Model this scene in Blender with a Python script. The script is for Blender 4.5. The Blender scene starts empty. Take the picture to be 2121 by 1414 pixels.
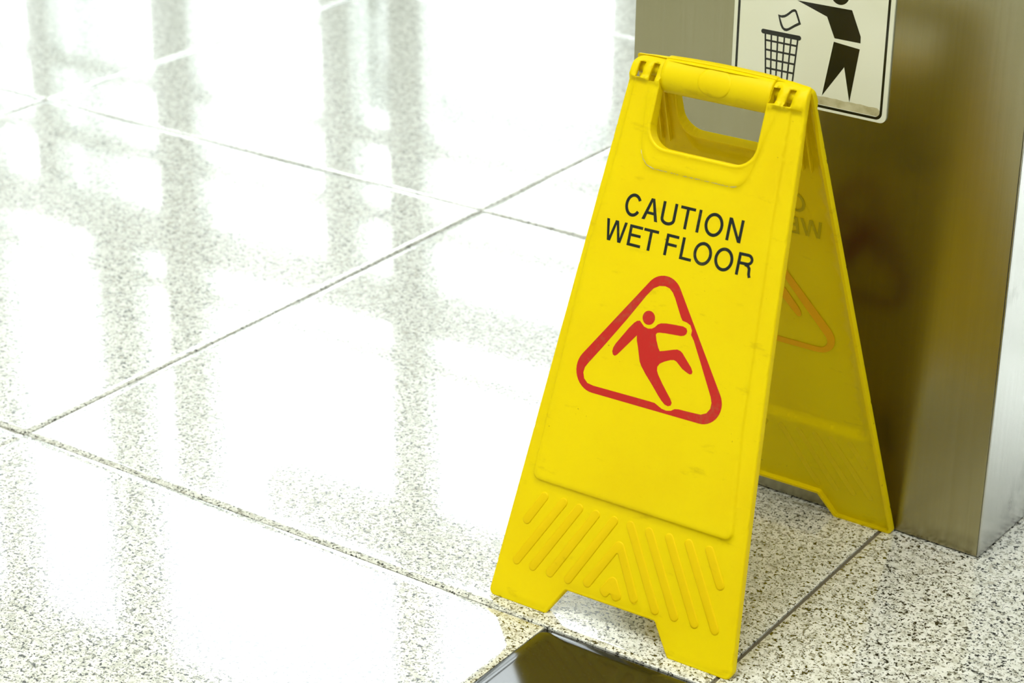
import bpy, bmesh, math, random
from math import pi, sin, cos, radians, sqrt, hypot, atan2
from mathutils import Vector, Matrix
from mathutils.geometry import delaunay_2d_cdt, tessellate_polygon

random.seed(7)
S = bpy.context.scene
C = S.collection

# ------------------------------------------------------------------ camera
cam_d = bpy.data.cameras.new('camera'); cam = bpy.data.objects.new('camera', cam_d); C.objects.link(cam)
yaw, pitch, roll = 2.17088, 0.419589, 0.010461
fwd = Vector((cos(yaw)*cos(pitch), sin(yaw)*cos(pitch), -sin(pitch)))
rgt = Vector((sin(yaw), -cos(yaw), 0)); up = rgt.cross(fwd)
r2 = cos(roll)*rgt + sin(roll)*up; u2 = -sin(roll)*rgt + cos(roll)*up
M = Matrix((r2, u2, -fwd)).transposed().to_4x4(); M.translation = Vector((0.8788, -1.61515, 1.18887))
cam.matrix_world = M
cam_d.sensor_width = 36; cam_d.lens = 4436.95*36/2121
cam_d.clip_end = 200
cam_d.dof.use_dof = True; cam_d.dof.focus_distance = 2.26; cam_d.dof.aperture_fstop = 7.1
S.camera = cam

# ------------------------------------------------------------------ world, lights, exposure
w = bpy.data.worlds.new('overcast_sky'); S.world = w; w.use_nodes = True
bg = w.node_tree.nodes['Background']; bg.inputs[0].default_value = (0.93, 0.97, 1.0, 1); # overcast sky of the usual kind: luminance (1 + 2 sin h) / 3 of the zenith's
_nt = w.node_tree; _tc = _nt.nodes.new('ShaderNodeTexCoord'); _sp = _nt.nodes.new('ShaderNodeSeparateXYZ'); _mx = _nt.nodes.new('ShaderNodeMath'); _mx.operation = 'MAXIMUM'; _mx.inputs[1].default_value = 0
_ma = _nt.nodes.new('ShaderNodeMath'); _ma.operation = 'MULTIPLY_ADD'; ZENITH = 13.0; _ma.inputs[1].default_value = ZENITH*2/3; _ma.inputs[2].default_value = ZENITH/3
_nt.links.new(_tc.outputs['Generated'], _sp.inputs[0]); _nt.links.new(_sp.outputs['Z'], _mx.inputs[0]); _nt.links.new(_mx.outputs[0], _ma.inputs[0]); _nt.links.new(_ma.outputs[0], bg.inputs[1])
S.view_settings.view_transform = 'Standard'; S.view_settings.look = 'None'
S.view_settings.exposure = 0.0; S.view_settings.gamma = 1.0; S.view_settings.use_curve_mapping = False
S.cycles.use_denoising = True
S.cycles.max_bounces = 8; S.cycles.diffuse_bounces = 4; S.cycles.glossy_bounces = 6; S.cycles.transparent_max_bounces = 16
S.cycles.caustics_reflective = False; S.cycles.caustics_refractive = False
S.cycles.sample_clamp_indirect = 12

def area(name, loc, size, power, col, rot=(0, 0, 0)):
    l = bpy.data.lights.new(name, 'AREA'); l.shape = 'RECTANGLE'; l.size, l.size_y = size; l.energy = power; l.color = col
    o = bpy.data.objects.new(name, l); o.location = loc; o.rotation_euler = rot; C.objects.link(o); return o
CEIL = 6.68
area('added_hall_fill_light', (-0.6, -2.4, CEIL-0.06), (6.0, 2.4), 500, (1.0, 0.97, 0.90))  # added fill light, unseen, brightens the front of the sign
area('added_hall_fill_light', (3.2, -1.2, CEIL-0.06), (1.6, 5.0), 80, (1.0, 0.97, 0.90))  # second added fill, likewise out of view

# ------------------------------------------------------------------ helpers
def mat(name):
    m = bpy.data.materials.new(name); m.use_nodes = True
    nt = m.node_tree; b = nt.nodes['Principled BSDF']
    return m, nt, b
def node(nt, t, **kw):
    n = nt.nodes.new(t)
    for k, v in kw.items():
        if k.startswith('i_'): n.inputs[int(k[2:])].default_value = v
        else: setattr(n, k, v)
    return n
def s2l(*c):
    f = lambda x: (x/255/12.92) if x/255 <= 0.04045 else ((x/255+0.055)/1.055)**2.4
    return tuple(f(x) for x in c) + (1,)
def plain(name, col, rough=0.5, metal=0.0, spec=0.5):
    m, nt, b = mat(name); b.inputs['Base Color'].default_value = col
    b.inputs['Roughness'].default_value = rough; b.inputs['Metallic'].default_value = metal; b.inputs['Specular IOR Level'].default_value = spec
    return m
def obj(name, bm, m, parent=None, smooth=False, loc=None, **props):
    me = bpy.data.meshes.new(name); bm.to_mesh(me); bm.free()
    if m: me.materials.append(m)
    if smooth:
        me.polygons.foreach_set('use_smooth', [True]*len(me.polygons))
    o = bpy.data.objects.new(name, me); C.objects.link(o)
    if parent: o.parent = parent
    if loc: o.location = loc
    for k, v in props.items(): o[k] = v
    return o
def empty(name, loc=(0, 0, 0), rz=0, **props):
    o = bpy.data.objects.new(name, None); C.objects.link(o); o.location = loc; o.rotation_euler = (0, 0, rz); o.empty_display_size = .05
    for k, v in props.items(): o[k] = v
    return o
def box(bm, x0, x1, y0, y1, z0, z1, bev=0.0, seg=2):
    g = bmesh.ops.create_cube(bm, size=1)['verts']
    for v in g:
        v.co = Vector(((x0+x1)/2+v.co.x*(x1-x0), (y0+y1)/2+v.co.y*(y1-y0), (z0+z1)/2+v.co.z*(z1-z0)))
    if bev:
        es = list({e for v in g for e in v.link_edges})
        bmesh.ops.bevel(bm, geom=es, offset=bev, segments=seg, affect='EDGES', profile=0.5)
    return bm
def ramp(nt, stops, interp='LINEAR'):
    r = node(nt, 'ShaderNodeValToRGB'); r.color_ramp.interpolation = interp
    e = r.color_ramp.elements
    while len(e) < len(stops): e.new(0.5)
    for i, (p, c) in enumerate(stops): e[i].position = p; e[i].color = c
    return r

# ------------------------------------------------------------------ materials
def granite(name='polished_white_granite', coat=1.0, crough=.035):
    m, nt, b = mat(name); L = nt.links.new
    tc = node(nt, 'ShaderNodeTexCoord'); oi = node(nt, 'ShaderNodeObjectInfo')
    comb = node(nt, 'ShaderNodeVectorMath', operation='SCALE'); comb.inputs[0].default_value = (3.1, 7.7, 5.3)
    L(oi.outputs['Random'], comb.inputs['Scale'])
    add = node(nt, 'ShaderNodeVectorMath', operation='ADD'); L(tc.outputs['Object'], add.inputs[0]); L(comb.outputs[0], add.inputs[1])
    V = add.outputs[0]
    def noise(scale, det, rough=.5, dist=0.0):
        n = node(nt, 'ShaderNodeTexNoise'); n.inputs['Scale'].default_value = scale; n.inputs['Detail'].default_value = det
        n.inputs['Roughness'].default_value = rough; n.inputs['Distortion'].default_value = dist; L(V, n.inputs['Vector']); return n.outputs[0]
    # cloudy feldspar base
    base = ramp(nt, [(0.33, s2l(168, 168, 154)), (0.44, s2l(201, 204, 194)), (0.56, s2l(218, 221, 214)), (0.66, s2l(192, 191, 179))])
    L(noise(95, 4, .62), base.inputs[0])
    # grey quartz flecks
    mk = ramp(nt, [(0.545, (0, 0, 0, 1)), (0.62, (1, 1, 1, 1))]); L(noise(190, 3, .6), mk.inputs[0])
    mixg = node(nt, 'ShaderNodeMix', data_type='RGBA'); L(mk.outputs[0], mixg.inputs[0]); L(base.outputs[0], mixg.inputs[6]); mixg.inputs[7].default_value = s2l(140, 141, 126)
    # black mica flecks: large and small
    b1 = ramp(nt, [(0.572, (0, 0, 0, 1)), (0.597, (1, 1, 1, 1))]); L(noise(215, 3.5, .62, .3), b1.inputs[0])
    b2 = ramp(nt, [(0.615, (0, 0, 0, 1)), (0.645, (1, 1, 1, 1))]); L(noise(430, 2, .5), b2.inputs[0])
    mx = node(nt, 'ShaderNodeMath', operation='MAXIMUM'); L(b1.outputs[0], mx.inputs[0]); L(b2.outputs[0], mx.inputs[1])
    mixb = node(nt, 'ShaderNodeMix', data_type='RGBA'); L(mx.outputs[0], mixb.inputs[0]); L(mixg.outputs[2], mixb.inputs[6]); mixb.inputs[7].default_value = s2l(26, 27, 20)
    L(mixb.outputs[2], b.inputs['Base Color'])
    b.inputs['Roughness'].default_value = 0.16; b.inputs['IOR'].default_value = 1.5; b.inputs['Specular IOR Level'].default_value = 0.5
    b.inputs['Coat Weight'].default_value = coat; b.inputs['Coat Roughness'].default_value = crough; b.inputs['Coat IOR'].default_value = 1.62
    return m
def black_stone():
    m, nt, b = mat('polished_black_stone'); L = nt.links.new
    n = node(nt, 'ShaderNodeTexNoise'); n.inputs['Scale'].default_value = 500; n.inputs['Detail'].default_value = 2
    tc = node(nt, 'ShaderNodeTexCoord'); L(tc.outputs['Object'], n.inputs['Vector'])
    r = ramp(nt, [(0.3, s2l(10, 10, 7)), (0.62, s2l(20, 20, 14)), (0.80, s2l(60, 60, 50))]); L(n.outputs[0], r.inputs[0])
    L(r.outputs[0], b.inputs['Base Color']); b.inputs['Roughness'].default_value = 0.11; b.inputs['IOR'].default_value = 1.56
    return m
def yellow_plastic(name, c0, c1, rough=0.42):
    m, nt, b = mat(name); L = nt.links.new
    tc = node(nt, 'ShaderNodeTexCoord')
    def noise(scale, det, vec, rough=.5):
        n = node(nt, 'ShaderNodeTexNoise'); n.inputs['Scale'].default_value = scale; n.inputs['Detail'].default_value = det
        n.inputs['Roughness'].default_value = rough; L(vec, n.inputs['Vector']); return n.outputs[0]
    r = ramp(nt, [(0.3, c1), (0.55, c0)]); L(noise(9, 4, tc.outputs['Object']), r.inputs[0])
    # grey-brown smudges and scuffs
    mp = node(nt, 'ShaderNodeMapping'); mp.inputs['Scale'].default_value = (14, 14, 40); L(tc.outputs['Object'], mp.inputs['Vector'])
    s = ramp(nt, [(0.60, (0, 0, 0, 1)), (0.80, (.55, .55, .55, 1))]); L(noise(1.6, 7, mp.outputs[0], .68), s.inputs[0])
    mixd = node(nt, 'ShaderNodeMix', data_type='RGBA'); L(s.outputs[0], mixd.inputs[0]); L(r.outputs[0], mixd.inputs[6]); mixd.inputs[7].default_value = s2l(140, 120, 10)
    # tiny dark specks
    k = ramp(nt, [(0.765, (0, 0, 0, 1)), (0.80, (1, 1, 1, 1))]); L(noise(160, 2, tc.outputs['Object']), k.inputs[0])
    mixk = node(nt, 'ShaderNodeMix', data_type='RGBA'); L(k.outputs[0], mixk.inputs[0]); L(mixd.outputs[2], mixk.inputs[6]); mixk.inputs[7].default_value = s2l(110, 90, 10)
    L(mixk.outputs[2], b.inputs['Base Color'])
    b.inputs['Roughness'].default_value = rough; b.inputs['IOR'].default_value = 1.5
    b.inputs['Specular IOR Level'].default_value = 0.18
    bp = node(nt, 'ShaderNodeBump'); bp.inputs['Strength'].default_value = 0.08; bp.inputs['Distance'].default_value = 0.0006
    L(noise(700, 2, tc.outputs['Object']), bp.inputs['Height']); L(bp.outputs[0], b.inputs['Normal'])
    # moulded polypropylene lets some light through
    tl = node(nt, 'ShaderNodeBsdfTranslucent'); tl.inputs[0].default_value = s2l(255, 232, 0); ms = node(nt, 'ShaderNodeMixShader'); ms.inputs[0].default_value = .36
    L(b.outputs[0], ms.inputs[1]); L(tl.outputs[0], ms.inputs[2]); L(ms.outputs[0], nt.nodes['Material Output'].inputs[0])
    return m
def print_ink(name, col, worn, amt=0.5):
    m, nt, b = mat(name); L = nt.links.new
    tc = node(nt, 'ShaderNodeTexCoord'); n = node(nt, 'ShaderNodeTexNoise'); n.inputs['Scale'].default_value = 260; n.inputs['Detail'].default_value = 5; n.inputs['Roughness'].default_value = .7
    L(tc.outputs['Object'], n.inputs['Vector'])
    n2 = node(nt, 'ShaderNodeTexNoise'); n2.inputs['Scale'].default_value = 22; n2.inputs['Detail'].default_value = 3; L(tc.outputs['Object'], n2.inputs['Vector'])
    ad = node(nt, 'ShaderNodeMath', operation='ADD'); L(n.outputs[0], ad.inputs[0]); L(n2.outputs[0], ad.inputs[1])
    r = ramp(nt, [(0.53, col), (0.63, tuple(col[i]*(1-amt)+worn[i]*amt for i in range(3))+(1,))])
    dv = node(nt, 'ShaderNodeMath', operation='MULTIPLY'); dv.inputs[1].default_value = 0.5; L(ad.outputs[0], dv.inputs[0]); L(dv.outputs[0], r.inputs[0])
    L(r.outputs[0], b.inputs['Base Color']); b.inputs['Roughness'].default_value = 0.5; b.inputs['Specular IOR Level'].default_value = 0.12
    return m
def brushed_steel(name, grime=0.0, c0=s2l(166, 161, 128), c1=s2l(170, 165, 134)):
    m, nt, b = mat(name); L = nt.links.new
    tc = node(nt, 'ShaderNodeTexCoord')
    mp = node(nt, 'ShaderNodeMapping'); mp.inputs['Scale'].default_value = (420, 420, 4); L(tc.outputs['Object'], mp.inputs['Vector'])
    n = node(nt, 'ShaderNodeTexNoise'); n.inputs['Scale'].default_value = 1; n.inputs['Detail'].default_value = 4; L(mp.outputs[0], n.inputs['Vector'])
    n2 = node(nt, 'ShaderNodeTexNoise'); n2.inputs['Scale'].default_value = 11; n2.inputs['Detail'].default_value = 6; n2.inputs['Roughness'].default_value = .65; L(tc.outputs['Object'], n2.inputs['Vector'])
    r = ramp(nt, [(0.35, c0), (0.65, c1)]); L(n.outputs[0], r.inputs[0])
    g = ramp(nt, [(0.56, (0, 0, 0, 1)), (0.72, (grime, grime, grime, 1))]); L(n2.outputs[0], g.inputs[0])
    mx = node(nt, 'ShaderNodeMix', data_type='RGBA'); L(g.outputs[0], mx.inputs[0]); L(r.outputs[0], mx.inputs[6]); mx.inputs[7].default_value = s2l(96, 98, 88)
    # a dirty band just above the floor
    sp = node(nt, 'ShaderNodeSeparateXYZ'); L(tc.outputs['Object'], sp.inputs[0])
    mp3 = node(nt, 'ShaderNodeMapping'); mp3.inputs['Scale'].default_value = (90, 90, 9); L(tc.outputs['Object'], mp3.inputs['Vector'])
    n3 = node(nt, 'ShaderNodeTexNoise'); n3.inputs['Scale'].default_value = 1; n3.inputs['Detail'].default_value = 4; L(mp3.outputs[0], n3.inputs['Vector'])
    mr = node(nt, 'ShaderNodeMapRange'); mr.inputs['From Min'].default_value = 0.0; mr.inputs['From Max'].default_value = 0.03; mr.inputs['To Min'].default_value = 0.75; mr.inputs['To Max'].default_value = 0.0; L(sp.outputs['Z'], mr.inputs['Value'])
    mm = node(nt, 'ShaderNodeMath', operation='MULTIPLY'); L(mr.outputs[0], mm.inputs[0]); L(n3.outputs[0], mm.inputs[1])
    mx2 = node(nt, 'ShaderNodeMix', data_type='RGBA'); L(mm.outputs[0], mx2.inputs[0]); L(mx.outputs[2], mx2.inputs[6]); mx2.inputs[7].default_value = s2l(58, 50, 36)
    L(mx2.outputs[2], b.inputs['Base Color'])
    b.inputs['Metallic'].default_value = 1.0
    rr = node(nt, 'ShaderNodeMapRange'); rr.inputs['To Min'].default_value = 0.22; rr.inputs['To Max'].default_value = 0.30; L(n2.outputs[0], rr.inputs['Value']); L(rr.outputs[0], b.inputs['Roughness'])
    bp = node(nt, 'ShaderNodeBump'); bp.inputs['Strength'].default_value = 0.012; bp.inputs['Distance'].default_value = 0.0003; L(n.outputs[0], bp.inputs['Height']); L(bp.outputs[0], b.inputs['Normal'])
    return m
GRANITE = granite(); GRANITE2 = granite('worn_white_granite', .8, .05); BLACK = black_stone()
GROUT = plain('dirty_grout', s2l(92, 86, 68), 0.8)
YEL = yellow_plastic('yellow_plastic', s2l(240, 224, 0), s2l(237, 217, 0))
YEL2 = yellow_plastic('yellow_plastic_ribs', s2l(237, 214, 0), s2l(232, 208, 0))
INK = print_ink('black_print', s2l(30, 36, 34), s2l(90, 86, 40), .35)
RED = print_ink('red_print', s2l(180, 40, 34), s2l(158, 78, 50), .6)
G_INK = plain('painted_print_ghost_grey', s2l(178, 164, 0), 0.5, 0, .12)  # tint painted for lettering that blocks light coming through the plastic
G_RIB = plain('painted_rib_ghost', s2l(211, 189, 0), 0.5, 0, .12)  # darker tint painted for the ribs' show-through on the inside
G_RED = plain('painted_print_ghost_orange', s2l(220, 166, 0), 0.5, 0, .12)  # tint painted for the red print's show-through
SCUFF = plain('white_scuff', s2l(214, 206, 160), 0.8)
STEEL = brushed_steel('brushed_steel', .10); STEEL2 = brushed_steel('brushed_steel_smudged_lightened', .45, s2l(192, 192, 186), s2l(200, 200, 195))  # side steel is smudged, its base lightened for the brighter light it reflects
WALLM = plain('white_paint', (0.62, 0.62, 0.58, 1), 0.7)
CEILM = plain('white_ceiling_paint', (0.82, 0.82, 0.79, 1), 0.8)
ALU = plain('grey_aluminium', (0.62, 0.66, 0.64, 1), 0.5)

# ------------------------------------------------------------------ the floor
T = 0.97248
XA = [-1.92073, -0.95302, 0.01536]           # joints running away to the upper right
YB = [0.97248, 0.0]                           # joints running to the lower right
floor = empty('floor', kind='structure')
bm = bmesh.new(); box(bm, -12.6, 5.0, -5.0, 7.3, -0.05, -0.0022); obj('grout_bed', bm, GROUT, floor)
def tile_mesh(sx, sy, a=0.00005, zone=0.05, a_up=None):
    """a stone slab: arrised edges and a faint crown towards the joints, as a ground and polished tile has"""
    def axis(n):
        d = [0, .0004, .012, .028, zone]
        k = 4; mid = [zone+(n-2*zone)*i/k for i in range(1, k)]
        return d+mid+[n-x for x in reversed(d)]
    X, Y = axis(sx), axis(sy); bm = bmesh.new(); g = []
    def drop(d, amp):
        z = -amp*(1-min(d, zone)/zone)**2
        if d < 0.0002: z -= 0.0003
        return z
    for y in Y:
        row = []
        for x in X:
            z = drop(min(x, sx-x), a)+drop(y, a)+drop(sy-y, a_up or a)
            z = max(z, -0.0012-(a_up or 0))
            row.append(bm.verts.new((x, y, z)))
        g.append(row)
    for j in range(len(Y)-1):
        for i in range(len(X)-1):
            f = bm.faces.new((g[j][i], g[j][i+1], g[j+1][i+1], g[j+1][i])); f.smooth = True
    ring = [g[0][i] for i in range(len(X))]+[g[j][-1] for j in range(1, len(Y))]+[g[-1][i] for i in range(len(X)-2, -1, -1)]+[g[j][0] for j in range(len(Y)-2, 0, -1)]
    ring = [bm.verts.new(v.co) for v in ring]; low = [bm.verts.new((v.co.x, v.co.y, -0.0200)) for v in ring]
    for i in range(len(ring)):
        k = (i+1) % len(ring); bm.faces.new((ring[i], low[i], low[k], ring[k]))
    return bm
meshes = {}
def tile(x0, x1, y0, y1, m=GRANITE, **kw):
    key = (round(x1-x0, 4), round(y1-y0, 4), m.name)
    if key not in meshes:
        me = bpy.data.meshes.new('tile'); b_ = tile_mesh(x1-x0, y1-y0, **kw); b_.to_mesh(me); b_.free(); me.materials.append(m); meshes[key] = me
    o = bpy.data.objects.new('tile', meshes[key]); C.objects.link(o); o.parent = floor
    o.location = (x0, y0, 0)
    t = 0.0011
    o.rotation_euler = (random.uniform(-t, t)*.6, random.uniform(-t, t)*.6, 0)
    o.location.z = random.uniform(-.0001, .0001)
    return o
g = 0.0006
def joint(x, row):       # half joint width: the wide joint runs past the bin
    return 0.0024 if abs(x-XA[2]) < 1e-3 and row >= 0 else g
xs = [XA[0]+(i-10)*T for i in range(0, 16)]
xs[10], xs[11], xs[12] = XA; xs = [x for x in xs if -12 < x < 4.6]
for r in range(0, 7):
    y0, y1 = r*T, (r+1)*T
    for i in range(len(xs)-1):
        tile(xs[i]+joint(xs[i], r), xs[i+1]-joint(xs[i+1], r), y0+g, y1-g)
for r in range(-4, 0):
    y0, y1 = r*T, (r+1)*T
    if r == -1:          # the row with the black border stone
        row = [XA[0]-T*k for k in range(6, 0, -1)]+[XA[0], XA[1], -0.18022, 0.60, 1.55, 2.5, 3.5]
    else: row = xs
    for i in range(len(row)-1):
        dark = r == -1 and abs(row[i]+0.18022) < 1e-4
        if dark: d_ = tile(row[i]+g, row[i+1]-g, y0+g, y1-g-.0006, BLACK, a=0.00005, zone=.05, a_up=0.0006); d_['label'] = 'polished black stone tile in front of the sign'
        else: tile(row[i]+g, row[i+1]-g, y0+g, y1-g, GRANITE2)

# ------------------------------------------------------------------ the hall: window wall, walls, ceiling
YF = 7.0
CY, CZ, CX = -1.61515, -1.18887, 0.8788
def struct(name, x0, x1, y0, y1, z0, z1, m, parent=None):
    bm = bmesh.new(); box(bm, x0, x1, y0, y1, z0, z1); o = obj(name, bm, m, parent)
    if not parent: o['kind'] = 'structure'
    return o
X0, X1, Y0 = -12.0, 4.5, -4.8
struct('wall_left', X0-.2, X0, Y0, YF, 0, CEIL, WALLM)
struct('wall_right', X1, X1+.2, Y0, YF, 0, CEIL, WALLM)
struct('wall_front', X0-.2, X1+.2, Y0-.2, Y0, 0, CEIL, WALLM)
struct('ceiling', X0-.2, X1+.2, Y0-.2, YF+.25, CEIL, CEIL+.2, CEILM)
PLAST = plain('grey_plaster', (.34, .35, .34, 1), .8)
bm = bmesh.new(); box(bm, -3.75, -1.2, YF-.05, YF+.25, 0, CEIL); box(bm, -1.2, X1, YF-.05, YF+.25, 3.5, CEIL); wb = obj('wall_back', bm, PLAST); wb['kind'] = 'structure'  # unseen; pier and high right part shaped to dim reflections near the bin
win = empty('window_1', (0, 0, 0), kind='structure')
def mullion(a, b, z0, z1, m=ALU, name='mullion', d=.16, y=YF):
    struct(name, a, b, y, y+d, z0, z1, m, win)
V = [(-8.10, -7.81, 3.57, 6.6), (-11.9, -11.7, 0, 6.6), (-10.6, -10.35, 0, 6.6), (-9.25, -8.98, 0, 6.6), (-8.56, -8.38, 0, 3.36), (-7.54, -7.25, 0, 5.12), (-6.29, -6.09, 0, 3.36),
     (-5.83, -5.61, 0, 6.6), (-4.45, -4.2, 0, 6.6), (0.15, .3, 0, 3.48), (1.65, 1.8, 0, 3.48), (3.15, 3.3, 0, 3.48)]
for a, b_, z0, z1 in V: mullion(a, b_, z0, z1)
for z0, z1, d in [(0, .12, .16), (1.2, 1.27, .10), (2.475, 2.56, .10), (2.925, 3.01, .10), (3.35, 3.58, .16), (3.75, 3.81, .08)]:
    mullion(X0, -3.76, z0, z1, name='transom', d=d, y=YF+.012)
    if z1 < 3: mullion(-1.19, X1, z0, z1, name='transom', d=d, y=YF+.012)
for xa_, xb_ in ((-6.82, -3.76),): mullion(xa_, xb_, 4.78, 5.1, name='transom', d=.2, y=YF+.012)
for xa_, xb_ in ((X0, -3.76),): mullion(xa_, xb_, 6.6, CEIL, name='transom', d=.2)
# glass
gm, nt, b = mat('clear_glass'); nt.nodes.remove(b)
tr = node(nt, 'ShaderNodeBsdfTransparent'); tr.inputs[0].default_value = (.96, .98, .97, 1); gl = node(nt, 'ShaderNodeBsdfGlossy'); gl.inputs['Roughness'].default_value = 0.0
lw = node(nt, 'ShaderNodeLayerWeight'); lw.inputs['Blend'].default_value = 0.5; pw = node(nt, 'ShaderNodeMath', operation='POWER'); pw.inputs[1].default_value = 5.0
fr = node(nt, 'ShaderNodeMath', operation='MULTIPLY_ADD'); fr.inputs[1].default_value = 0.9; fr.inputs[2].default_value = 0.04; nt.links.new(lw.outputs['Facing'], pw.inputs[0]); nt.links.new(pw.outputs[0], fr.inputs[0]); mxs = node(nt, 'ShaderNodeMixShader')
nt.links.new(fr.outputs[0], mxs.inputs[0]); nt.links.new(tr.outputs[0], mxs.inputs[1]); nt.links.new(gl.outputs[0], mxs.inputs[2]); nt.links.new(mxs.outputs[0], nt.nodes['Material Output'].inputs[0])
edges = [X0, -3.8, -1.15]+sorted((a+b_)/2 for a, b_, _, z1 in V if z1 > 5.5 or a > 0)+[X1]
edges.sort()
for i in range(len(edges)-1):
    if edges[i+1]-edges[i] < .3 or edges[i] == -3.8: continue
    for z0, z1 in ([(.12, 3.35), (3.58, 6.6)] if edges[i] < -2 else [(.12, 3.49)]):
        struct('pane', edges[i]+.01, edges[i+1]-.01, YF+.06, YF+.068, z0, z1, gm, win)

# outside: paving, a pale column and a shrub seen mirrored in the floor
o = struct('terrace', -40, 30, YF+.3, 50, -.3, -.02, plain('pale_paving', (.45, .45, .43, 1), .8))
def out(x, z, y):     # where a point on the window plane as mirrored from the camera lands on a plane further out
    k = (y-CY)/(YF-CY); return CX+(x-CX)*k, CZ+(z-CZ)*k
PALE = plain('pale_concrete', (.55, .57, .57, 1), .8)
xa, _ = out(-8.12, 0, 9.5); xb, _ = out(-7.80, 0, 9.5)
bm = bmesh.new(); bmesh.ops.create_cone(bm, cap_ends=True, segments=32, radius1=(xb-xa)/2, radius2=(xb-xa)/2, depth=9, matrix=Matrix.Translation((0, 0, 4.5)))
obj('outdoor_column', bm, PALE, loc=((xa+xb)/2, 9.5, -.02), label='pale concrete column outside the window wall', category='column')
z0 = out(0, 2.17, 9.0)[1]; z1 = out(0, 2.36, 9.0)[1]
can = empty('entrance_canopy', (-3.6, 9.0, 0), label='pale flat canopy on posts outside the window wall', category='canopy')
bm = bmesh.new(); box(bm, -4.3, 7.5, 0, .35, z0, z1, .01); obj('canopy_slab', bm, plain('grey_fascia', (.40, .43, .43, 1), .6), can)
for px in (-4.0, 0, 4.0):
    bm = bmesh.new(); box(bm, px-.05, px+.05, 0.1, 0.2, -.02, z0+.01); obj('post', bm, PALE, can)
LEAF = plain('dark_green_leaf', (.05, .09, .035, 1), .6); BARK = plain('bark', (.10, .08, .06, 1), .9)
sh = empty('shrub', (out(-6.3, 0, 8.4)[0], 8.4, -.02), label='leafy green shrub outside the window wall', category='shrub')
bm = bmesh.new(); rs = random.Random(3)
for k in range(1500):
    a = rs.uniform(0, 2*pi); rr = sqrt(rs.random()); zc = rs.random()
    top = 2.72+.22*sin(a*3+1)*rr
    p = Vector((cos(a)*rr*(.85+.25*sin(3*a)), sin(a)*rr*.55, .5+(top-.5)*zc**.7*(1-.25*rr)))
    R_ = Matrix.Rotation(rs.uniform(0, 6.3), 3, 'Z') @ Matrix.Rotation(rs.uniform(-1.2, 1.2), 3, 'X'); s_ = rs.uniform(.035, .07)
    vs = [bm.verts.new(p+R_ @ Vector(q)*s_) for q in ((0, -1, 0), (.45, -.2, .12), (.3, .6, .1), (0, 1, 0), (-.3, .6, .1), (-.45, -.2, .12))]
    bm.faces.new(vs)
obj('foliage', bm, LEAF, sh, kind='stuff')
bm = bmesh.new()
for k in range(7):
    a = k*2*pi/7; bmesh.ops.create_cone(bm, cap_ends=True, segments=8, radius1=.03, radius2=.012, depth=1.7, matrix=Matrix.Translation((.22*cos(a), .15*sin(a), .85)) @ Matrix.Rotation(.22, 4, Vector((-sin(a), cos(a), 0))))
obj('stem', bm, BARK, sh)

# ------------------------------------------------------------------ litter bin with its sign plate
BA = -0.0391; BW = 0.48056; BX, BY = 0.13271, 0.40105; BH = 0.86; BD = .50
binr = empty('litter_bin', (BX, BY, 0), BA, label='tall square brushed steel litter bin behind the yellow sign', category='litter bin')
bm = bmesh.new(); box(bm, -BW+.004, -.004, .004, BD-.004, 0, .02); obj('base', bm, plain('black_rubber', (.03, .03, .025, 1), .7), binr)
# shell: folded sheet, front panel and side panels
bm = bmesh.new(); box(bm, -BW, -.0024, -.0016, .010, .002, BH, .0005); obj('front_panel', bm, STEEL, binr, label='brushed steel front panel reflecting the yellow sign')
bm = bmesh.new(); box(bm, -.0021, 0, -.0019, BD, .002, BH, .0008, 2); obj('side_panel', bm, STEEL2, binr, label='smudged brushed steel side panel')
bm = bmesh.new(); box(bm, -BW, -BW+.012, .013, BD, .002, BH, .0015); obj('side_panel', bm, STEEL2, binr)
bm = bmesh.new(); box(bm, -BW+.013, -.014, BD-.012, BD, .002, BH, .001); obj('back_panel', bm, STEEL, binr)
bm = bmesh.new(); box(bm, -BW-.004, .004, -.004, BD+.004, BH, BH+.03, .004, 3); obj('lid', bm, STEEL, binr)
# sign plate (mm on the bin's front, u to the right edge, v up from the floor)
plate = empty('litter_sign_plate', (BX+sin(BA)*.0018, BY-cos(BA)*.0018, 0), BA, label='white acrylic sign plate with black figure dropping litter, fixed on the steel bin', category='sign')
def mmv(u, v, d): return Vector((u/1000, -d/1000, v/1000))
def rpoly(pts, rads, seg=8):
    out_ = []; n = len(pts)
    for i in range(n):
        p = Vector(pts[i]); r = rads[i] if isinstance(rads, (list, tuple)) else rads
        if r <= 0: out_.append((p.x, p.y)); continue
        a = (Vector(pts[i-1])-p).normalized(); b_ = (Vector(pts[(i+1) % n])-p).normalized()
        ang = a.angle(b_); t = r/math.tan(ang/2); c_ = p+(a+b_).normalized()*(r/sin(ang/2))
        s_ = p+a*t; e_ = p+b_*t; a0 = atan2(s_.y-c_.y, s_.x-c_.x); a1 = atan2(e_.y-c_.y, e_.x-c_.x)
        d = (a1-a0+pi) % (2*pi)-pi
        for k in range(seg+1): out_.append((c_.x+r*cos(a0+d*k/seg), c_.y+r*sin(a0+d*k/seg)))
    return out_
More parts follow.
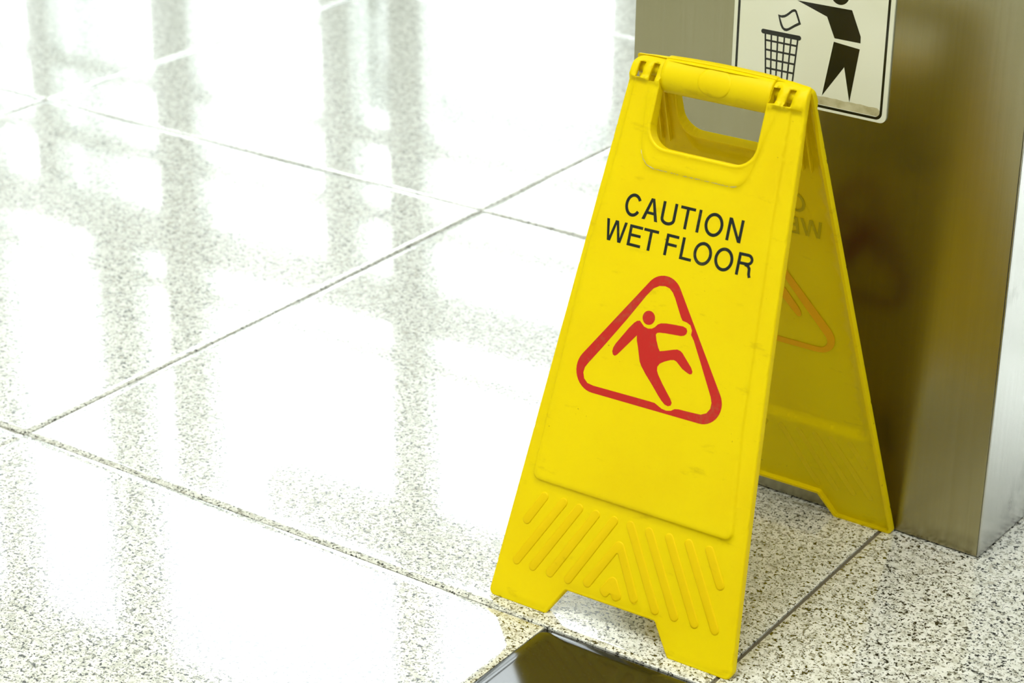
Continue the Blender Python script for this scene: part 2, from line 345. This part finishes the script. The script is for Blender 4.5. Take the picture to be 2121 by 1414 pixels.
def flat(bm, loops, depth, thick=0.0):
    """filled flat shape with holes at a given height (mm) above its carrier"""
    vl = [[Vector((p[0], p[1], 0)) for p in l] for l in loops]
    tris = tessellate_polygon(vl); allp = [p for l in loops for p in l]
    vs = [bm.verts.new(mmv(p[0], p[1], depth)) for p in allp]
    for t in tris:
        a, b_, c_ = (Vector(allp[i]) for i in t)
        cr = (b_-a).cross(c_-a)
        if abs(cr) < 1e-9: continue
        t = t if cr > 0 else tuple(reversed(t))
        try: bm.faces.new([vs[i] for i in t])
        except ValueError: pass
    if thick:
        k = 0
        lo = [bm.verts.new(mmv(p[0], p[1], depth-thick)) for p in allp]
        for l in loops:
            n = len(l); ar = sum(l[i][0]*l[(i+1) % n][1]-l[(i+1) % n][0]*l[i][1] for i in range(n))
            for i in range(n):
                j = (i+1) % n; q = (vs[k+i], vs[k+j], lo[k+j], lo[k+i])
                bm.faces.new(q if (l is not loops[0]) == (ar > 0) else tuple(reversed(q)))
            k += n
def stroke(pts, w_, closed=False):
    n = len(pts); P = [Vector(p) for p in pts]; L_, R_ = [], []
    for i in range(n):
        if closed or 0 < i < n-1:
            d0 = (P[i]-P[i-1]).normalized(); d1 = (P[(i+1) % n]-P[i]).normalized()
        else:
            d0 = d1 = ((P[1]-P[0]) if i == 0 else (P[-1]-P[-2])).normalized()
        n0 = Vector((-d0.y, d0.x)); n1 = Vector((-d1.y, d1.x)); m_ = (n0+n1)
        if m_.length < 1e-6: m_ = n0
        m_.normalize(); k = w_/2/max(.35, m_.dot(n0))
        L_.append(tuple(P[i]+m_*k)); R_.append(tuple(P[i]-m_*k))
    if closed: return [L_, R_]
    return [L_+R_[::-1]]
def arc(cx, cy, rx, ry, a0, a1, n=28): return [(cx+rx*cos(radians(a0+(a1-a0)*k/n)), cy+ry*sin(radians(a0+(a1-a0)*k/n))) for k in range(n+1)]
PL = (-349.8, -157.0, 475.5, 642.0)
bm = bmesh.new(); flat(bm, [rpoly([(PL[0], PL[2]), (PL[1], PL[2]), (PL[1], PL[3]), (PL[0], PL[3])], 7)], 2.2, 2.2)
acr, nt, b = mat('white_acrylic'); L = nt.links.new
tc = node(nt, 'ShaderNodeTexCoord'); n = node(nt, 'ShaderNodeTexNoise'); n.inputs['Scale'].default_value = 6; L(tc.outputs['Object'], n.inputs['Vector'])
r = ramp(nt, [(.4, s2l(214, 217, 194)), (.6, s2l(218, 221, 201))]); L(n.outputs[0], r.inputs[0]); L(r.outputs[0], b.inputs['Base Color']); b.inputs['Roughness'].default_value = .18
obj('acrylic_panel', bm, acr, plate)
PBLK = plain('gloss_black_print', s2l(26, 26, 14), .2)
def printed(name, loops_list, m, parent, depth, **kw):
    bm = bmesh.new()
    for k, lp in enumerate(loops_list): flat(bm, lp, depth+k*0.004)
    return obj(name, bm, m, parent, **kw)
o_ = rpoly([(-345.3, 478.4), (-161.9, 478.4), (-161.9, 639.0), (-345.3, 639.0)], 7.5); i_ = rpoly([(-342.4, 481.3), (-164.8, 481.3), (-164.8, 636.2), (-342.4, 636.2)], 5.5)
printed('border', [[o_, i_]], PBLK, plate, 2.27)
# grime along the lower edge of the plate
gr, nt, b = mat('glue_residue'); L = nt.links.new
tc = node(nt, 'ShaderNodeTexCoord'); n = node(nt, 'ShaderNodeTexNoise'); n.inputs['Scale'].default_value = 55; n.inputs['Detail'].default_value = 5; L(tc.outputs['Object'], n.inputs['Vector'])
r = ramp(nt, [(.35, s2l(150, 142, 98)), (.62, s2l(192, 188, 150))]); L(n.outputs[0], r.inputs[0]); L(r.outputs[0], b.inputs['Base Color']); b.inputs['Roughness'].default_value = .6
gp = [(-341.5, 482.0), (-166, 482.0), (-164.6, 484.5), (-165, 489)]+[(-168-k*5.0, 491.2+.35*sin(k*2.1)+.25*sin(k*5.3)) for k in range(35)]
printed('glue_residue', [[gp]], gr, plate, 2.23)
# the figure
arcn = lambda c_, r_, n_=32: [(c_[0]+r_*cos(2*pi*k/n_), c_[1]+r_*sin(2*pi*k/n_)) for k in range(n_)]
printed('head', [[arcn((-221.5, 605.6), 11)]], PBLK, plate, 2.27)
printed('torso', [[[(-272.7, 590.9), (-206.4, 591.3), (-193.9, 564.7), (-193.6, 557.6), (-224.8, 557.6), (-235.4, 579.3)]]], PBLK, plate, 2.27)
printed('legs', [[[(-225.3, 553.7), (-193.9, 551.0), (-201.5, 490.9), (-210.7, 528.3), (-235.1, 492.0)]]], PBLK, plate, 2.27)
# falling paper
po = [(-295.0, 571.6), (-291.0, 571.3), (-287.3, 572.3), (-284.3, 574.2), (-281.7, 576.5), (-278.6, 579.4), (-276.1, 580.6), (-273.9, 580.6), (-272.4, 579.4), (-269.8, 573.9), (-266.2, 565.5), (-273.5, 561.1), (-280.3, 556.4), (-283.2, 554.9), (-286.1, 554.9), (-289.2, 556.9), (-291.3, 560.2), (-292.9, 564.6)]
pi_ = [(-292.2, 568.9), (-289.0, 568.9), (-286.0, 569.9), (-283.2, 571.8), (-280.4, 574.2), (-277.4, 577.0), (-275.0, 577.9), (-274.2, 577.6), (-272.5, 574.2), (-269.4, 567.0), (-274.4, 563.8), (-278.2, 561.0), (-281.6, 558.7), (-284.0, 557.9), (-286.0, 558.0), (-287.4, 559.0), (-288.8, 561.2), (-290.3, 564.4)]
printed('falling_paper', [[po, pi_]], PBLK, plate, 2.27)
# the basket
printed('basket_rim', [[rpoly([(-314.6, 552.7), (-264.9, 552.7), (-264.9, 547.4), (-314.6, 547.4)], 2.6)]], PBLK, plate, 2.275)
tops = [-309.3, -301.7, -293.7, -285.4, -277.1, -268.9]
lp = []
for x in tops:
    lean = (x+289.1)*0.155; bot = (x-lean*1.0)
    f_ = lambda v: x-lean*(548-v)/45.0
    lp.append(stroke([(f_(548.5), 548.5), (f_(490.0), 490.0)], 2.0))
def xl(v): return tops[0]-((tops[0]+289.1)*.155)*(548-v)/45
def xr(v): return tops[-1]-((tops[-1]+289.1)*.155)*(548-v)/45
for v in (540.8, 530.3, 520.1, 509.8, 499.6): lp.append(stroke([(xl(v), v), (xr(v), v)], 2.2))
lp.append(stroke([(xl(490)-.5, 490), (xr(490)+.5, 490)], 1.6))
printed('basket_mesh', lp, PBLK, plate, 2.255)

# ------------------------------------------------------------------ the wet floor sign
FX, FY, TH, AL, PLEN, D = -0.11983, 0.0212, -0.00329, 0.31568, 0.59505, 0.0
sign = empty('wet_floor_sign', (FX, FY, 0), TH, label='yellow plastic folding wet floor sign standing in front of the steel bin', category='wet floor sign')
DEPTH = 2*PLEN*sin(AL)+0.0128
THK, FL = 3.6, 9.2
def sstep(x): x = max(0.0, min(1.0, x)); return x*x*(3-2*x)
def inset_dist(p, poly):
    """signed distance to a closed polygon, positive inside"""
    x, y = p; d = 1e9; ins = False; n = len(poly)
    for i in range(n):
        x0, y0 = poly[i]; x1, y1 = poly[(i+1) % n]
        dx, dy = x1-x0, y1-y0; L2 = dx*dx+dy*dy
        t = 0 if L2 == 0 else max(0, min(1, ((x-x0)*dx+(y-y0)*dy)/L2))
        q = hypot(x-x0-t*dx, y-y0-t*dy)
        if q < d: d = q
        if (y0 > y) != (y1 > y) and x < (x1-x0)*(y-y0)/(y1-y0)+x0: ins = not ins
    return d if ins else -d
def resample(poly, step):
    out_ = []; n = len(poly)
    for i in range(n):
        a = Vector(poly[i]); b_ = Vector(poly[(i+1) % n]); k = max(1, int((b_-a).length/step+.5))
        for j in range(k): out_.append(tuple(a+(b_-a)*j/k))
    return out_
def offset(poly, d):
    """inward offset (positive) of a CCW ring, vertex by vertex"""
    n = len(poly); res = []
    for i in range(n):
        p0, p, p1 = Vector(poly[i-1]), Vector(poly[i]), Vector(poly[(i+1) % n])
        e0 = (p-p0).normalized(); e1 = (p1-p).normalized(); n0 = Vector((-e0.y, e0.x)); n1 = Vector((-e1.y, e1.x))
        m_ = (n0+n1).normalized(); res.append(tuple(p+m_*d/max(.5, m_.dot(n0))))
    return res
def outline(bow):
    # right edge: slightly bowed on the front panel
    right = [(150-50*k/8-bow*sin(pi*k/8), 596*k/8) for k in range(1, 8)]
    pts = [(-149.3, 0), (-75.8, 0), (-56.8, 32), (52.0, 33), (74.6, 0), (150, 0)]+right+[(100.3, 596.4), (78, 598.6), (36, 601.0), (-7, 601.5), (-41, 600.2), (-70, 597.9), (-99, 594.8)]
    rad = [7, 4, 1.5, 1.5, 6, 8]+[0]*7+[3, 0, 0, 0, 0, 0, 11]
    return resample(rpoly(pts, rad, 6), 5.5)
HOLE = resample(rpoly([(-61.5, 591), (-63.5, 507.4), (59.5, 507.0), (61, 591)], [3, 22, 22, 3], 10), 5.0)   # CCW
SLOTS = [[(-91.6, 573), (-85.2, 573.8), (-83.8, 589.3), (-91, 589.3)], [(-76.3, 571), (-68.4, 571.6), (-67.4, 589.6), (-74.4, 589.8)],
         [(63.2, 573.3), (69.2, 574.3), (70.6, 589.8), (63, 589.6)], [(79.0, 573.4), (86.0, 573.8), (88, 590.6), (80.8, 590.4)]]
SLOTS = [resample(s, 4.0) for s in SLOTS]
PLAT = rpoly([(-122.3, 137.6), (120.6, 138.6), (106.8, 247), (91.8, 463.6), (87.0, 574), (-92.3, 574), (-98.6, 488), (-109.4, 390)], [9, 9, 0, 0, 4, 4, 0, 0], 6)
COLL = rpoly([(-76, 576), (-70.8, 514), (-64, 484.8), (52, 484.6), (60.6, 512), (74, 576)], [2, 0, 18, 18, 0, 2], 10)
def hgt(u, v, OUT, edge=True):
    h = 0.0
    h += 2.4*sstep((inset_dist((u, v), PLAT)+1.2)/2.4) if 125 < v < 590 else 0
    if v > 470:
        h += 1.3*sstep((inset_dist((u, v), COLL)+1.0)/2.0)
        dh = -inset_dist((u, v), HOLE)
        if v < 565: h += 1.5*math.exp(-((dh-2.2)/1.7)**2)
        h += sstep((v-570.5)/2.5)*(4.6 if abs(u) > 61.6 else 1.0) - (1.3*sstep((v-572)/4))
        h -= 11.0*(max(0, v-580)/20)**2                      # the top bends back into the hinge
    if edge:
        d = inset_dist((u, v), OUT)
        if d < 2.2: h -= 2.2-sqrt(max(0, 2.2**2-(2.2-max(d, 0))**2))
        elif d < 4.4: h -= 0.35*sin(pi*(d-2.2)/2.2)         # fine groove inside the rim
    return h
def panel_mesh(OUT):
    """moulded shell: front skin, back skin 2 mm behind it, return flange round every edge"""
    bm = bmesh.new()
    loops = [OUT]+[HOLE[:]]+SLOTS
    def inner(l, k, d): return offset(l, d) if k == 0 else offset(l, -d)
    skins = []
    for side in (0, 1):
        ls = [l if side == 0 else inner(l, k, 3.4 if k == 0 else 1.9 if k == 1 else .6) for k, l in enumerate(loops)]
        pts = []; edges_ = []
        for l in ls:
            s0 = len(pts); pts += [Vector(p) for p in l]; edges_ += [(s0+i, s0+(i+1) % len(l)) for i in range(len(l))]
        nb = len(pts)
        taken = []
        if side == 0:
            rings = [offset(OUT, d) for d in (.5, 1.2, 2.2, 3.3, 4.5)]+[offset(HOLE, -d) for d in (.9, 2.2, 3.6, 5.2)]
        else: rings = [offset(OUT, 5.2), offset(HOLE, -3.6)]
        CR = resample(COLL, 3.5); PR = resample(PLAT, 5.0)
        rings += [offset(PR, d) for d in ((-1.2, -.5, .5, 1.2) if side == 0 else (-1.5, 1.5))]
        rings += [[p for p in offset(CR, d) if p[1] < 562] for d in ((-1, 0, 1) if side == 0 else (-1.2, 1.2))]
        rings += [[(x, y) for x in range(-96, 100, 4) if abs(x) > 68] for y in ((570.5, 571.8, 573) if side == 0 else (571,))]
        cell = {}
        def near(p, r_):
            i, j = int(p[0]//3), int(p[1]//3)
            for a in (-1, 0, 1):
                for c_ in (-1, 0, 1):
                    for q in cell.get((i+a, j+c_), ()):
                        if hypot(p[0]-q[0], p[1]-q[1]) < r_: return True
            return False
        def put(p): cell.setdefault((int(p[0]//3), int(p[1]//3)), []).append(p)
        for p in pts: put(tuple(p))
        def ok(p, m_):
            if inset_dist(p, ls[0]) < m_: return False
            return p[1] < 480 or all(inset_dist(p, l) < -m_ for l in ls[1:])
        for rg in rings:
            for p in rg:
                if not near(p, .45) and ok(p, .3): put(p); pts.append(Vector(p))
        step = 7.0 if side == 0 else 9.0
        y = 3.0
        while y < 600:
            st = step if y < 480 else 4.0
            x = -148.0
            while x < 150:
                p = (x+(.5*st if int(y/st) % 2 else 0), y)
                if not near(p, 2.4) and ok(p, 1.0): put(p); pts.append(Vector(p))
                x += st
            y += st
        vo, eo, fo, ov, oe, of = delaunay_2d_cdt(pts, edges_, [], 0, 1e-4)
        verts = []
        for p in vo:
            z = hgt(p.x, p.y, OUT, side == 0) - (THK if side else 0)
            if side and 125 < p.y < 590: z += 1.6*sstep((inset_dist((p.x, p.y), PLAT)+1.2)/2.4)
            verts.append(bm.verts.new(mmv(p.x, p.y, z)))
        for f in fo:
            c_ = sum((vo[i] for i in f), Vector((0, 0)))/len(f)
            if inset_dist(c_, ls[0]) <= 0 or (c_.y > 480 and any(inset_dist(c_, l) > 0 for l in ls[1:])): continue
            vs = [verts[i] for i in f]
            ar = (vo[f[1]]-vo[f[0]]).cross(vo[f[2]]-vo[f[0]])
            if (ar < 0) != (side == 1): vs.reverse()
            try:
                fc = bm.faces.new(vs); fc.smooth = True
            except ValueError: pass
        m_ = {}
        for k, lst in enumerate(ov):
            for q in lst:
                if q < nb: m_[q] = verts[k]
        skins.append((m_, ls))
    (mf, lf), (mb, lb) = skins
    s0 = 0
    for k, l in enumerate(lf):
        n = len(l); li = lb[k]
        if k < 2:
            def low(p, dz):
                sh_ = max(0.0, 1-p[1]/50)*math.tan(AL)
                zz = -FL+3.2*sstep((p[1]-520)/45)
                return bm.verts.new(mmv(p[0], p[1]+FL*sh_, zz))
            A = [low(p, 0) for p in l]; B = [low(q, 0) for q in li]
            for i in range(n):
                j = (i+1) % n
                quads = [(mf[s0+i], A[i], A[j], mf[s0+j]), (A[i], B[i], B[j], A[j]), (B[i], mb[s0+i], mb[s0+j], B[j])]
                for q in quads:
                    q = q if k == 0 else tuple(reversed(q))
                    f = bm.faces.new(q); f.smooth = False
        else:
            for i in range(n):
                j = (i+1) % n; f = bm.faces.new(tuple(reversed((mf[s0+i], mb[s0+i], mb[s0+j], mf[s0+j]))))
        s0 += n
    bm.normal_update()
    return bm
def capsule_poly(a, b_, r_, n=8):
    a, b_ = Vector(a), Vector(b_); t = atan2(b_.y-a.y, b_.x-a.x); o = []
    for k in range(n+1): o.append((b_.x+r_*cos(t-pi/2+pi*k/n), b_.y+r_*sin(t-pi/2+pi*k/n)))
    for k in range(n+1): o.append((a.x+r_*cos(t+pi/2+pi*k/n), a.y+r_*sin(t+pi/2+pi*k/n)))
    return o
def raised(bm, poly, h, r_in=1.3, base=-.2):
    """low moulded rib with sloped, rounded sides"""
    rings = [(0, base), (.15, .35*h), (.55, .8*h), (r_in, h)]
    prev = None
    for d, z in rings:
        rg = [bm.verts.new(mmv(p[0], p[1], z)) for p in offset(poly, d)]
        if prev:
            n = len(rg)
            for i in range(n): bm.faces.new((prev[i], prev[(i+1) % n], rg[(i+1) % n], rg[i])).smooth = True
        prev = rg
    tp = offset(poly, r_in)
    for t in tessellate_polygon([[Vector((p[0], p[1], 0)) for p in tp]]):
        a, b_, c_ = (Vector(tp[i]) for i in t)
        t = t if (b_-a).cross(c_-a) > 0 else tuple(reversed(t))
        try: bm.faces.new([prev[i] for i in t]).smooth = True
        except ValueError: pass
RIBS = [[(-119.2, 91.8), (-103.4, 121.7)], [(-122.1, 45.9), (-79.5, 122.2)], [(-101.1, 45.3), (-59.5, 121.4)], [(-79.0, 44.9), (-38.5, 120.8)], [(-56.2, 44.4), (-16.2, 120.7)],
        [(50.7, 44.5), (3.8, 121.3)], [(73.6, 44.7), (26.3, 121.0)], [(97.4, 44.9), (50.2, 122.0)], [(121.2, 45.7), (73.3, 122.6)], [(116.7, 91.7), (97.3, 122.8)]]
def glyph(ch, x0, x1, y0, y1, s=3.35):
    h = s/2; cx = (x0+x1)/2; cy = (y0+y1)/2; L_ = []
    if ch == 'C':
        rx, ry = (x1-x0)/2-h, (y1-y0)/2-h; L_.append(stroke(arc(cx, cy, rx, ry, 32, 328, 36), s))
    elif ch == 'O':
        rx, ry = (x1-x0)/2-h, (y1-y0)/2-h; L_.append(stroke(arc(cx, cy, rx, ry, 0, 360, 40)[:-1], s, True))
    elif ch == 'A':
        L_.append([[(x0, y0), (x0+s*1.15, y0), (cx, y1-3.6), (x1-s*1.15, y0), (x1, y0), (cx+s*.62, y1), (cx-s*.62, y1)]]); L_.append(stroke([(x0+4.3, y0+7.6), (x1-4.3, y0+7.6)], s*.85))
    elif ch == 'U':
        rx = (x1-x0)/2-h; ry = 6.6-h; L_.append(stroke([(x0+h, y1)]+arc(cx, y0+ry+h, rx, ry, 180, 360, 20)+[(x1-h, y1)], s))
    elif ch == 'T':
        L_.append(stroke([(x0, y1-h*.9), (x1, y1-h*.9)], s*.9)); L_.append(stroke([(cx, y1-h), (cx, y0)], s))
    elif ch == 'I': L_.append(stroke([(cx, y0), (cx, y1)], s))
    elif ch == 'N':
        L_.append(stroke([(x0+h, y0), (x0+h, y1)], s)); L_.append(stroke([(x1-h, y0), (x1-h, y1)], s)); L_.append([[(x0, y1), (x0+s*1.1, y1), (x1, y0), (x1-s*1.1, y0)]])
    elif ch == 'W':
        q = (x1-x0)/4; k = s*.58
        L_.append([[(x0, y1), (x0+q-k, y0), (x0+q+k, y0), (cx, y1-s*1.3), (x1-q-k, y0), (x1-q+k, y0), (x1, y1), (x1-s, y1), (x1-q, y0+s*1.5), (cx+k, y1), (cx-k, y1), (x0+q, y0+s*1.5), (x0+s, y1)]])
    elif ch in 'EF':
        L_.append(stroke([(x0+h, y0), (x0+h, y1)], s)); L_.append(stroke([(x0+h, y1-h*.9), (x1-.6, y1-h*.9)], s*.9)); L_.append(stroke([(x0+h, cy+.6), (x1-1.6, cy+.6)], s*.88))
        if ch == 'E': L_.append(stroke([(x0+h, y0+h*.9), (x1, y0+h*.9)], s*.9))
    elif ch == 'L':
        L_.append(stroke([(x0+h, y0), (x0+h, y1)], s)); L_.append(stroke([(x0+h, y0+h*.9), (x1, y0+h*.9)], s*.9))
    elif ch == 'R':
        ym = y0+(y1-y0)*.50; L_.append(stroke([(x0+h, y0), (x0+h, y1)], s))
        r_ = (y1-ym)/2-h*.45; L_.append(stroke([(x0+h, y1-h*.9)]+arc(x1-r_-h-.3, (y1+ym)/2-h*.1+.15, r_, (y1-ym)/2-h*.75, 90, -90, 14)+[(x0+h, ym+h*.6)], s*.92))
        L_.append(stroke([(x0+(x1-x0)*.50, ym+.5), (x1-5.2, ym-.3), (x1-3.2, ym-2.6), (x1-2.6, y0+3.2), (x1-1.2, y0)], s*.95))
    return L_
TEXT = [('C', -74.9, -55.6, 432.2, 456.2), ('A', -53.2, -34.3, 432.7, 455.6), ('U', -31.6, -14.4, 432.2, 455.8), ('T', -10.7, 6.6, 432.6, 455.6), ('I', 10.6, 13.8, 432.4, 455.7),
        ('O', 19.0, 40.2, 431.8, 456.1), ('N', 45.2, 62.3, 432.1, 455.3),
        ('W', -92.6, -67.6, 402.8, 425.0), ('E', -64.4, -48.2, 402.6, 424.6), ('T', -47.3, -29.8, 402.3, 424.6), ('F', -20.4, -5.2, 402.1, 424.5), ('L', -1.8, 12.2, 402.1, 424.7),
        ('O', 13.2, 34.3, 401.0, 425.0), ('O', 37.5, 58.8, 400.6, 424.7), ('R', 63.3, 80.9, 401.0, 424.0)]
TRI_O = rpoly([(-11.4, 398.4), (99.4, 245.6), (-115.9, 243.5)], [22, 21.4, 24], 14)
TRI_O = [p for p in TRI_O]
TRI_I = [(-10.5, 371.6), (-17.0, 370.4), (-23.2, 366.4), (-29.6, 357.5), (-46.2, 328.9), (-66.8, 295.7), (-81.0, 273.9), (-84.4, 268.0), (-85.0, 262.2), (-82.8, 256.4), (-77.8, 252.6), (-70.1, 251.6), (-29.0, 252.3), (-2.0, 252.7),
         (4.0, 252.6), (8.0, 251.0), (13.0, 248.9), (18.6, 248.3), (24.0, 249.6), (27.6, 252.3), (32.0, 253.3), (48.9, 254.0), (58.0, 254.6), (63.8, 257.6), (67.0, 263.0), (67.1, 269.2), (64.7, 275.0), (47.0, 303.9), (33.6, 325.3),
         (29.3, 330.2), (29.2, 335.0), (26.4, 339.6), (21.8, 341.4), (16.6, 342.0), (14.0, 345.0), (3.4, 362.0), (-0.6, 367.2), (-5.2, 370.6)]
HEAD = arcn((-22.0, 335.8), 7.3)
BODY = [(-34.6, 329.6), (-37.5, 327.0), (-42.3, 320.4), (-54.2, 300.6), (-56.0, 296.0), (-56.2, 292.0), (-54.8, 289.0), (-52.4, 288.2), (-50.2, 289.6), (-47.6, 293.0), (-31.6, 314.9), (-30.4, 309.8), (-27.6, 303.4), (-22.6, 289.9), (-19.6, 285.6), (-13.0, 278.8),
        (-3.2, 270.0), (6.0, 261.2), (11.2, 256.8), (15.4, 254.0), (19.6, 253.2), (22.6, 254.6), (23.2, 257.6), (20.8, 261.2), (8.8, 273.5), (1.8, 281.6), (-0.6, 285.4), (-1.2, 289.4), (0.8, 293.2), (5.6, 296.6), (12.0, 299.8), (16.0, 300.8), (19.2, 299.9),
        (27.2, 294.3), (33.2, 291.9), (36.6, 291.0), (38.8, 291.8), (39.2, 294.4), (36.6, 298.3), (29.6, 304.8), (23.6, 310.3), (21.0, 311.6), (17.4, 312.2), (12.6, 310.8), (4.0, 307.6), (-2.0, 305.6), (-4.4, 308.6), (-8.2, 315.6), (-10.2, 321.0), (-9.2, 323.0), (-6.4, 324.0),
        (0.0, 324.9), (11.4, 325.9), (18.0, 326.4), (21.6, 327.6), (23.9, 330.0), (24.2, 333.0), (22.6, 335.6), (18.6, 336.6), (8.0, 335.9), (-1.0, 335.0), (-7.1, 333.6), (-10.4, 331.6), (-13.0, 328.2), (-16.2, 325.8), (-20.6, 324.9), (-25.4, 325.9), (-28.4, 328.2), (-31.4, 330.6)]
def make_panel(rear):
    OUT = outline(0.0 if rear else 3.6)
    bm = panel_mesh(OUT)
    p = obj('rear_panel' if rear else 'front_panel', bm, YEL, sign)
    if rear: p.matrix_basis = Matrix.Translation((0, DEPTH, 0)) @ Matrix.Rotation(pi, 4, 'Z') @ Matrix.Rotation(-AL, 4, 'X'); p['label'] = 'rear panel with print show-through painted on its inner face'
    else: p.matrix_basis = Matrix.Rotation(-AL, 4, 'X')
    for a, b_ in RIBS:
        bm = bmesh.new(); raised(bm, capsule_poly(a, b_, 5.0), 0.85); obj('rib', bm, YEL2, p)
        if rear: bm = bmesh.new(); flat(bm, [capsule_poly(a, b_, 3.6)], -THK-.12); bmesh.ops.reverse_faces(bm, faces=bm.faces); obj('rib_showing_through', bm, G_RIB, p)  # painted stripe on the inner face stands in for the rib's show-through
    bm = bmesh.new()
    raised(bm, rpoly([(-40.2, 46.2), (-30.6, 41.2), (-4.6, 89.2), (22.3, 41.6), (31.2, 46.6), (-4.2, 108.4)], [5.2, 5.2, 1, 5.2, 5.2, 6.5], 6), 0.85)
    obj('chevron_rib', bm, YEL2, p)
    bm = bmesh.new()
    raised(bm, rpoly([(-18.2, 44.6), (-8.0, 37.2), (-3.8, 45.6), (2.0, 37.2), (11.6, 44.0), (-3.8, 69.0)], [5, 5, 1, 5, 5, 6], 6), 0.85)
    obj('chevron_rib', bm, YEL2, p)
    for ch, *bb in TEXT:
        bm = bmesh.new()
        for k, lp in enumerate(glyph(ch, *bb)): flat(bm, lp, 2.46+.006*k)
        obj('letter', bm, INK, p)
        if rear:  # letter show-through painted as flat tinted shapes on the inner face
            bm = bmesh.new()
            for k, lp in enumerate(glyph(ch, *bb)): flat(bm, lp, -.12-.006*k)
            bmesh.ops.reverse_faces(bm, faces=bm.faces); obj('letter_showing_through', bm, G_INK, p, label='mirror-reversed letter tint painted on the inner face for show-through')
    for nm, lp in (('warning_triangle', [TRI_O, TRI_I]), ('slipping_figure', [BODY]), ('figure_head', [HEAD])):
        bm = bmesh.new(); flat(bm, lp, 2.46); obj(nm, bm, RED, p)
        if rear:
            bm = bmesh.new(); flat(bm, lp, -.12); bmesh.ops.reverse_faces(bm, faces=bm.faces); obj(nm+'_showing_through', bm, G_RED, p)  # symbol show-through painted the same way, no light passes here
    # grip: half of the round handle, with a shallow disc in its middle
    bm = bmesh.new(); R1, R2, cv, cz = 19.0, 15.6, 581.6, -10.2; n = 22; prev = None
    def ringpt(u, a, r1, r2): return mmv(u, cv+(r1+1.6*(1-(u/62)**2) if sin(a) > 0 else r1)*sin(a), cz+r2*cos(a))
    us = [-63.0, -61.8]+[-58+116*k/14 for k in range(15)]+[61.2, 62.4]
    rows = []
    for u in us:
        e = 1.0 if abs(u) > 62 else 0
        outr = [bm.verts.new(ringpt(u, radians(90-178*k/n), R1-e, R2-e)) for k in range(n+1)]
        inr = [bm.verts.new(ringpt(u, radians(-88+178*k/n), R1-2.6, R2-2.6)) for k in range(n+1)]
        rows.append(outr+inr)
    for r_ in range(len(rows)-1):
        m_ = len(rows[0])
        for i in range(m_):
            j = (i+1) % m_; f = bm.faces.new((rows[r_][i], rows[r_][j], rows[r_+1][j], rows[r_+1][i])); f.smooth = i not in (n, m_-1)
    for rw in (rows[0], rows[-1]):
        for i in range(n):
            q = (rw[i], rw[i+1], rw[2*n+1-(i+1)], rw[2*n+1-i])
            bm.faces.new(q if rw is rows[-1] else tuple(reversed(q)))
    bmesh.ops.recalc_face_normals(bm, faces=bm.faces)
    obj('grip', bm, YEL, p)
    bm = bmesh.new(); c0 = bm.verts.new(mmv(-.5, cv, cz+R2+.75)); pr = None
    for rr_, hh in ((6, .75), (12, .75), (16, .75), (17.4, .68), (18.3, .4), (19.0, -.25)):
        rg = []
        for k in range(40):
            a = 2*pi*k/40; u = -.5+rr_*cos(a); vv = rr_*.86*sin(a); an = vv/R1
            q = ringpt(u, an, R1+hh, R2+hh); rg.append(bm.verts.new(q))
        for k in range(40):
            j = (k+1) % 40
            f = bm.faces.new((c0, rg[k], rg[j])) if pr is None else bm.faces.new((pr[k], rg[k], rg[j], pr[j])); f.smooth = True
        pr = rg
    bmesh.ops.recalc_face_normals(bm, faces=bm.faces)
    obj('disc', bm, YEL, p)
    # stiffening ribs and ledge behind the stiles beside the handle
    for u, lean in ((-84, -.04), (-75, -.03), (75, .03), (84, .04)):
        bm = bmesh.new(); box(bm, -.0009, .0009, -.0005, .0052, -.040, .040, .0003, 1)
        o = obj('stiffener', bm, YEL, p); o.location = mmv(u*1.03, 530, .6); o.rotation_euler = (0, -lean, 0)
    return p
front = make_panel(False); rear = make_panel(True)
# scuffs worn white along the collar under the handle
rs = random.Random(5)
def scuffline(pts, n, wmax):
    bm = bmesh.new()
    for k in range(n):
        t = rs.random()*(len(pts)-1); i = int(t); f = t-i
        x = pts[i][0]*(1-f)+pts[i+1][0]*f; y = pts[i][1]*(1-f)+pts[i+1][1]*f
        dx, dy = pts[i+1][0]-pts[i][0], pts[i+1][1]-pts[i][1]; l = hypot(dx, dy); dx, dy = dx/l, dy/l
        a = rs.uniform(.4, 2.4); b_ = rs.uniform(.12, wmax); x += rs.uniform(-.3, .3); y += rs.uniform(-.35, .35)
        poly = []
        for q in range(7):
            an = 2*pi*q/7; r_ = rs.uniform(.7, 1.2); poly.append((x+(dx*cos(an)*a-dy*sin(an)*b_)*r_, y+(dy*cos(an)*a+dx*sin(an)*b_)*r_))
        z = hgt(x, y, OUTF, False)
        vs = [bm.verts.new(mmv(px, py, hgt(px, py, OUTF, False)+.09)) for px, py in poly]
        bm.faces.new(vs)
    bmesh.ops.recalc_face_normals(bm, faces=bm.faces)
    return bm
OUTF = outline(3.6)
path = [(-68.6, 500), (-65.0, 493), (-59, 487.6), (-50, 485), (-20, 484.8), (20, 484.7), (38, 484.6), (48, 486.4)]
obj('scuff_marks', scuffline(path, 110, .38), SCUFF, front, label='whitish scuff marks along the moulded edge below the handle')
# hinge pins between the two panels
for u in (-80, 76):
    bm = bmesh.new(); bmesh.ops.create_cone(bm, cap_ends=True, segments=20, radius1=.0070, radius2=.0070, depth=.030, matrix=Matrix.Rotation(pi/2, 4, 'Y'))
    for s_ in (-.0075, .0075): bmesh.ops.create_uvsphere(bm, u_segments=16, v_segments=8, radius=.0074, matrix=Matrix.Translation((s_, 0, 0)))
    o = obj('hinge_pin', bm, YEL, sign, smooth=True)
    o.location = (u/1000, DEPTH/2, .581*cos(AL))
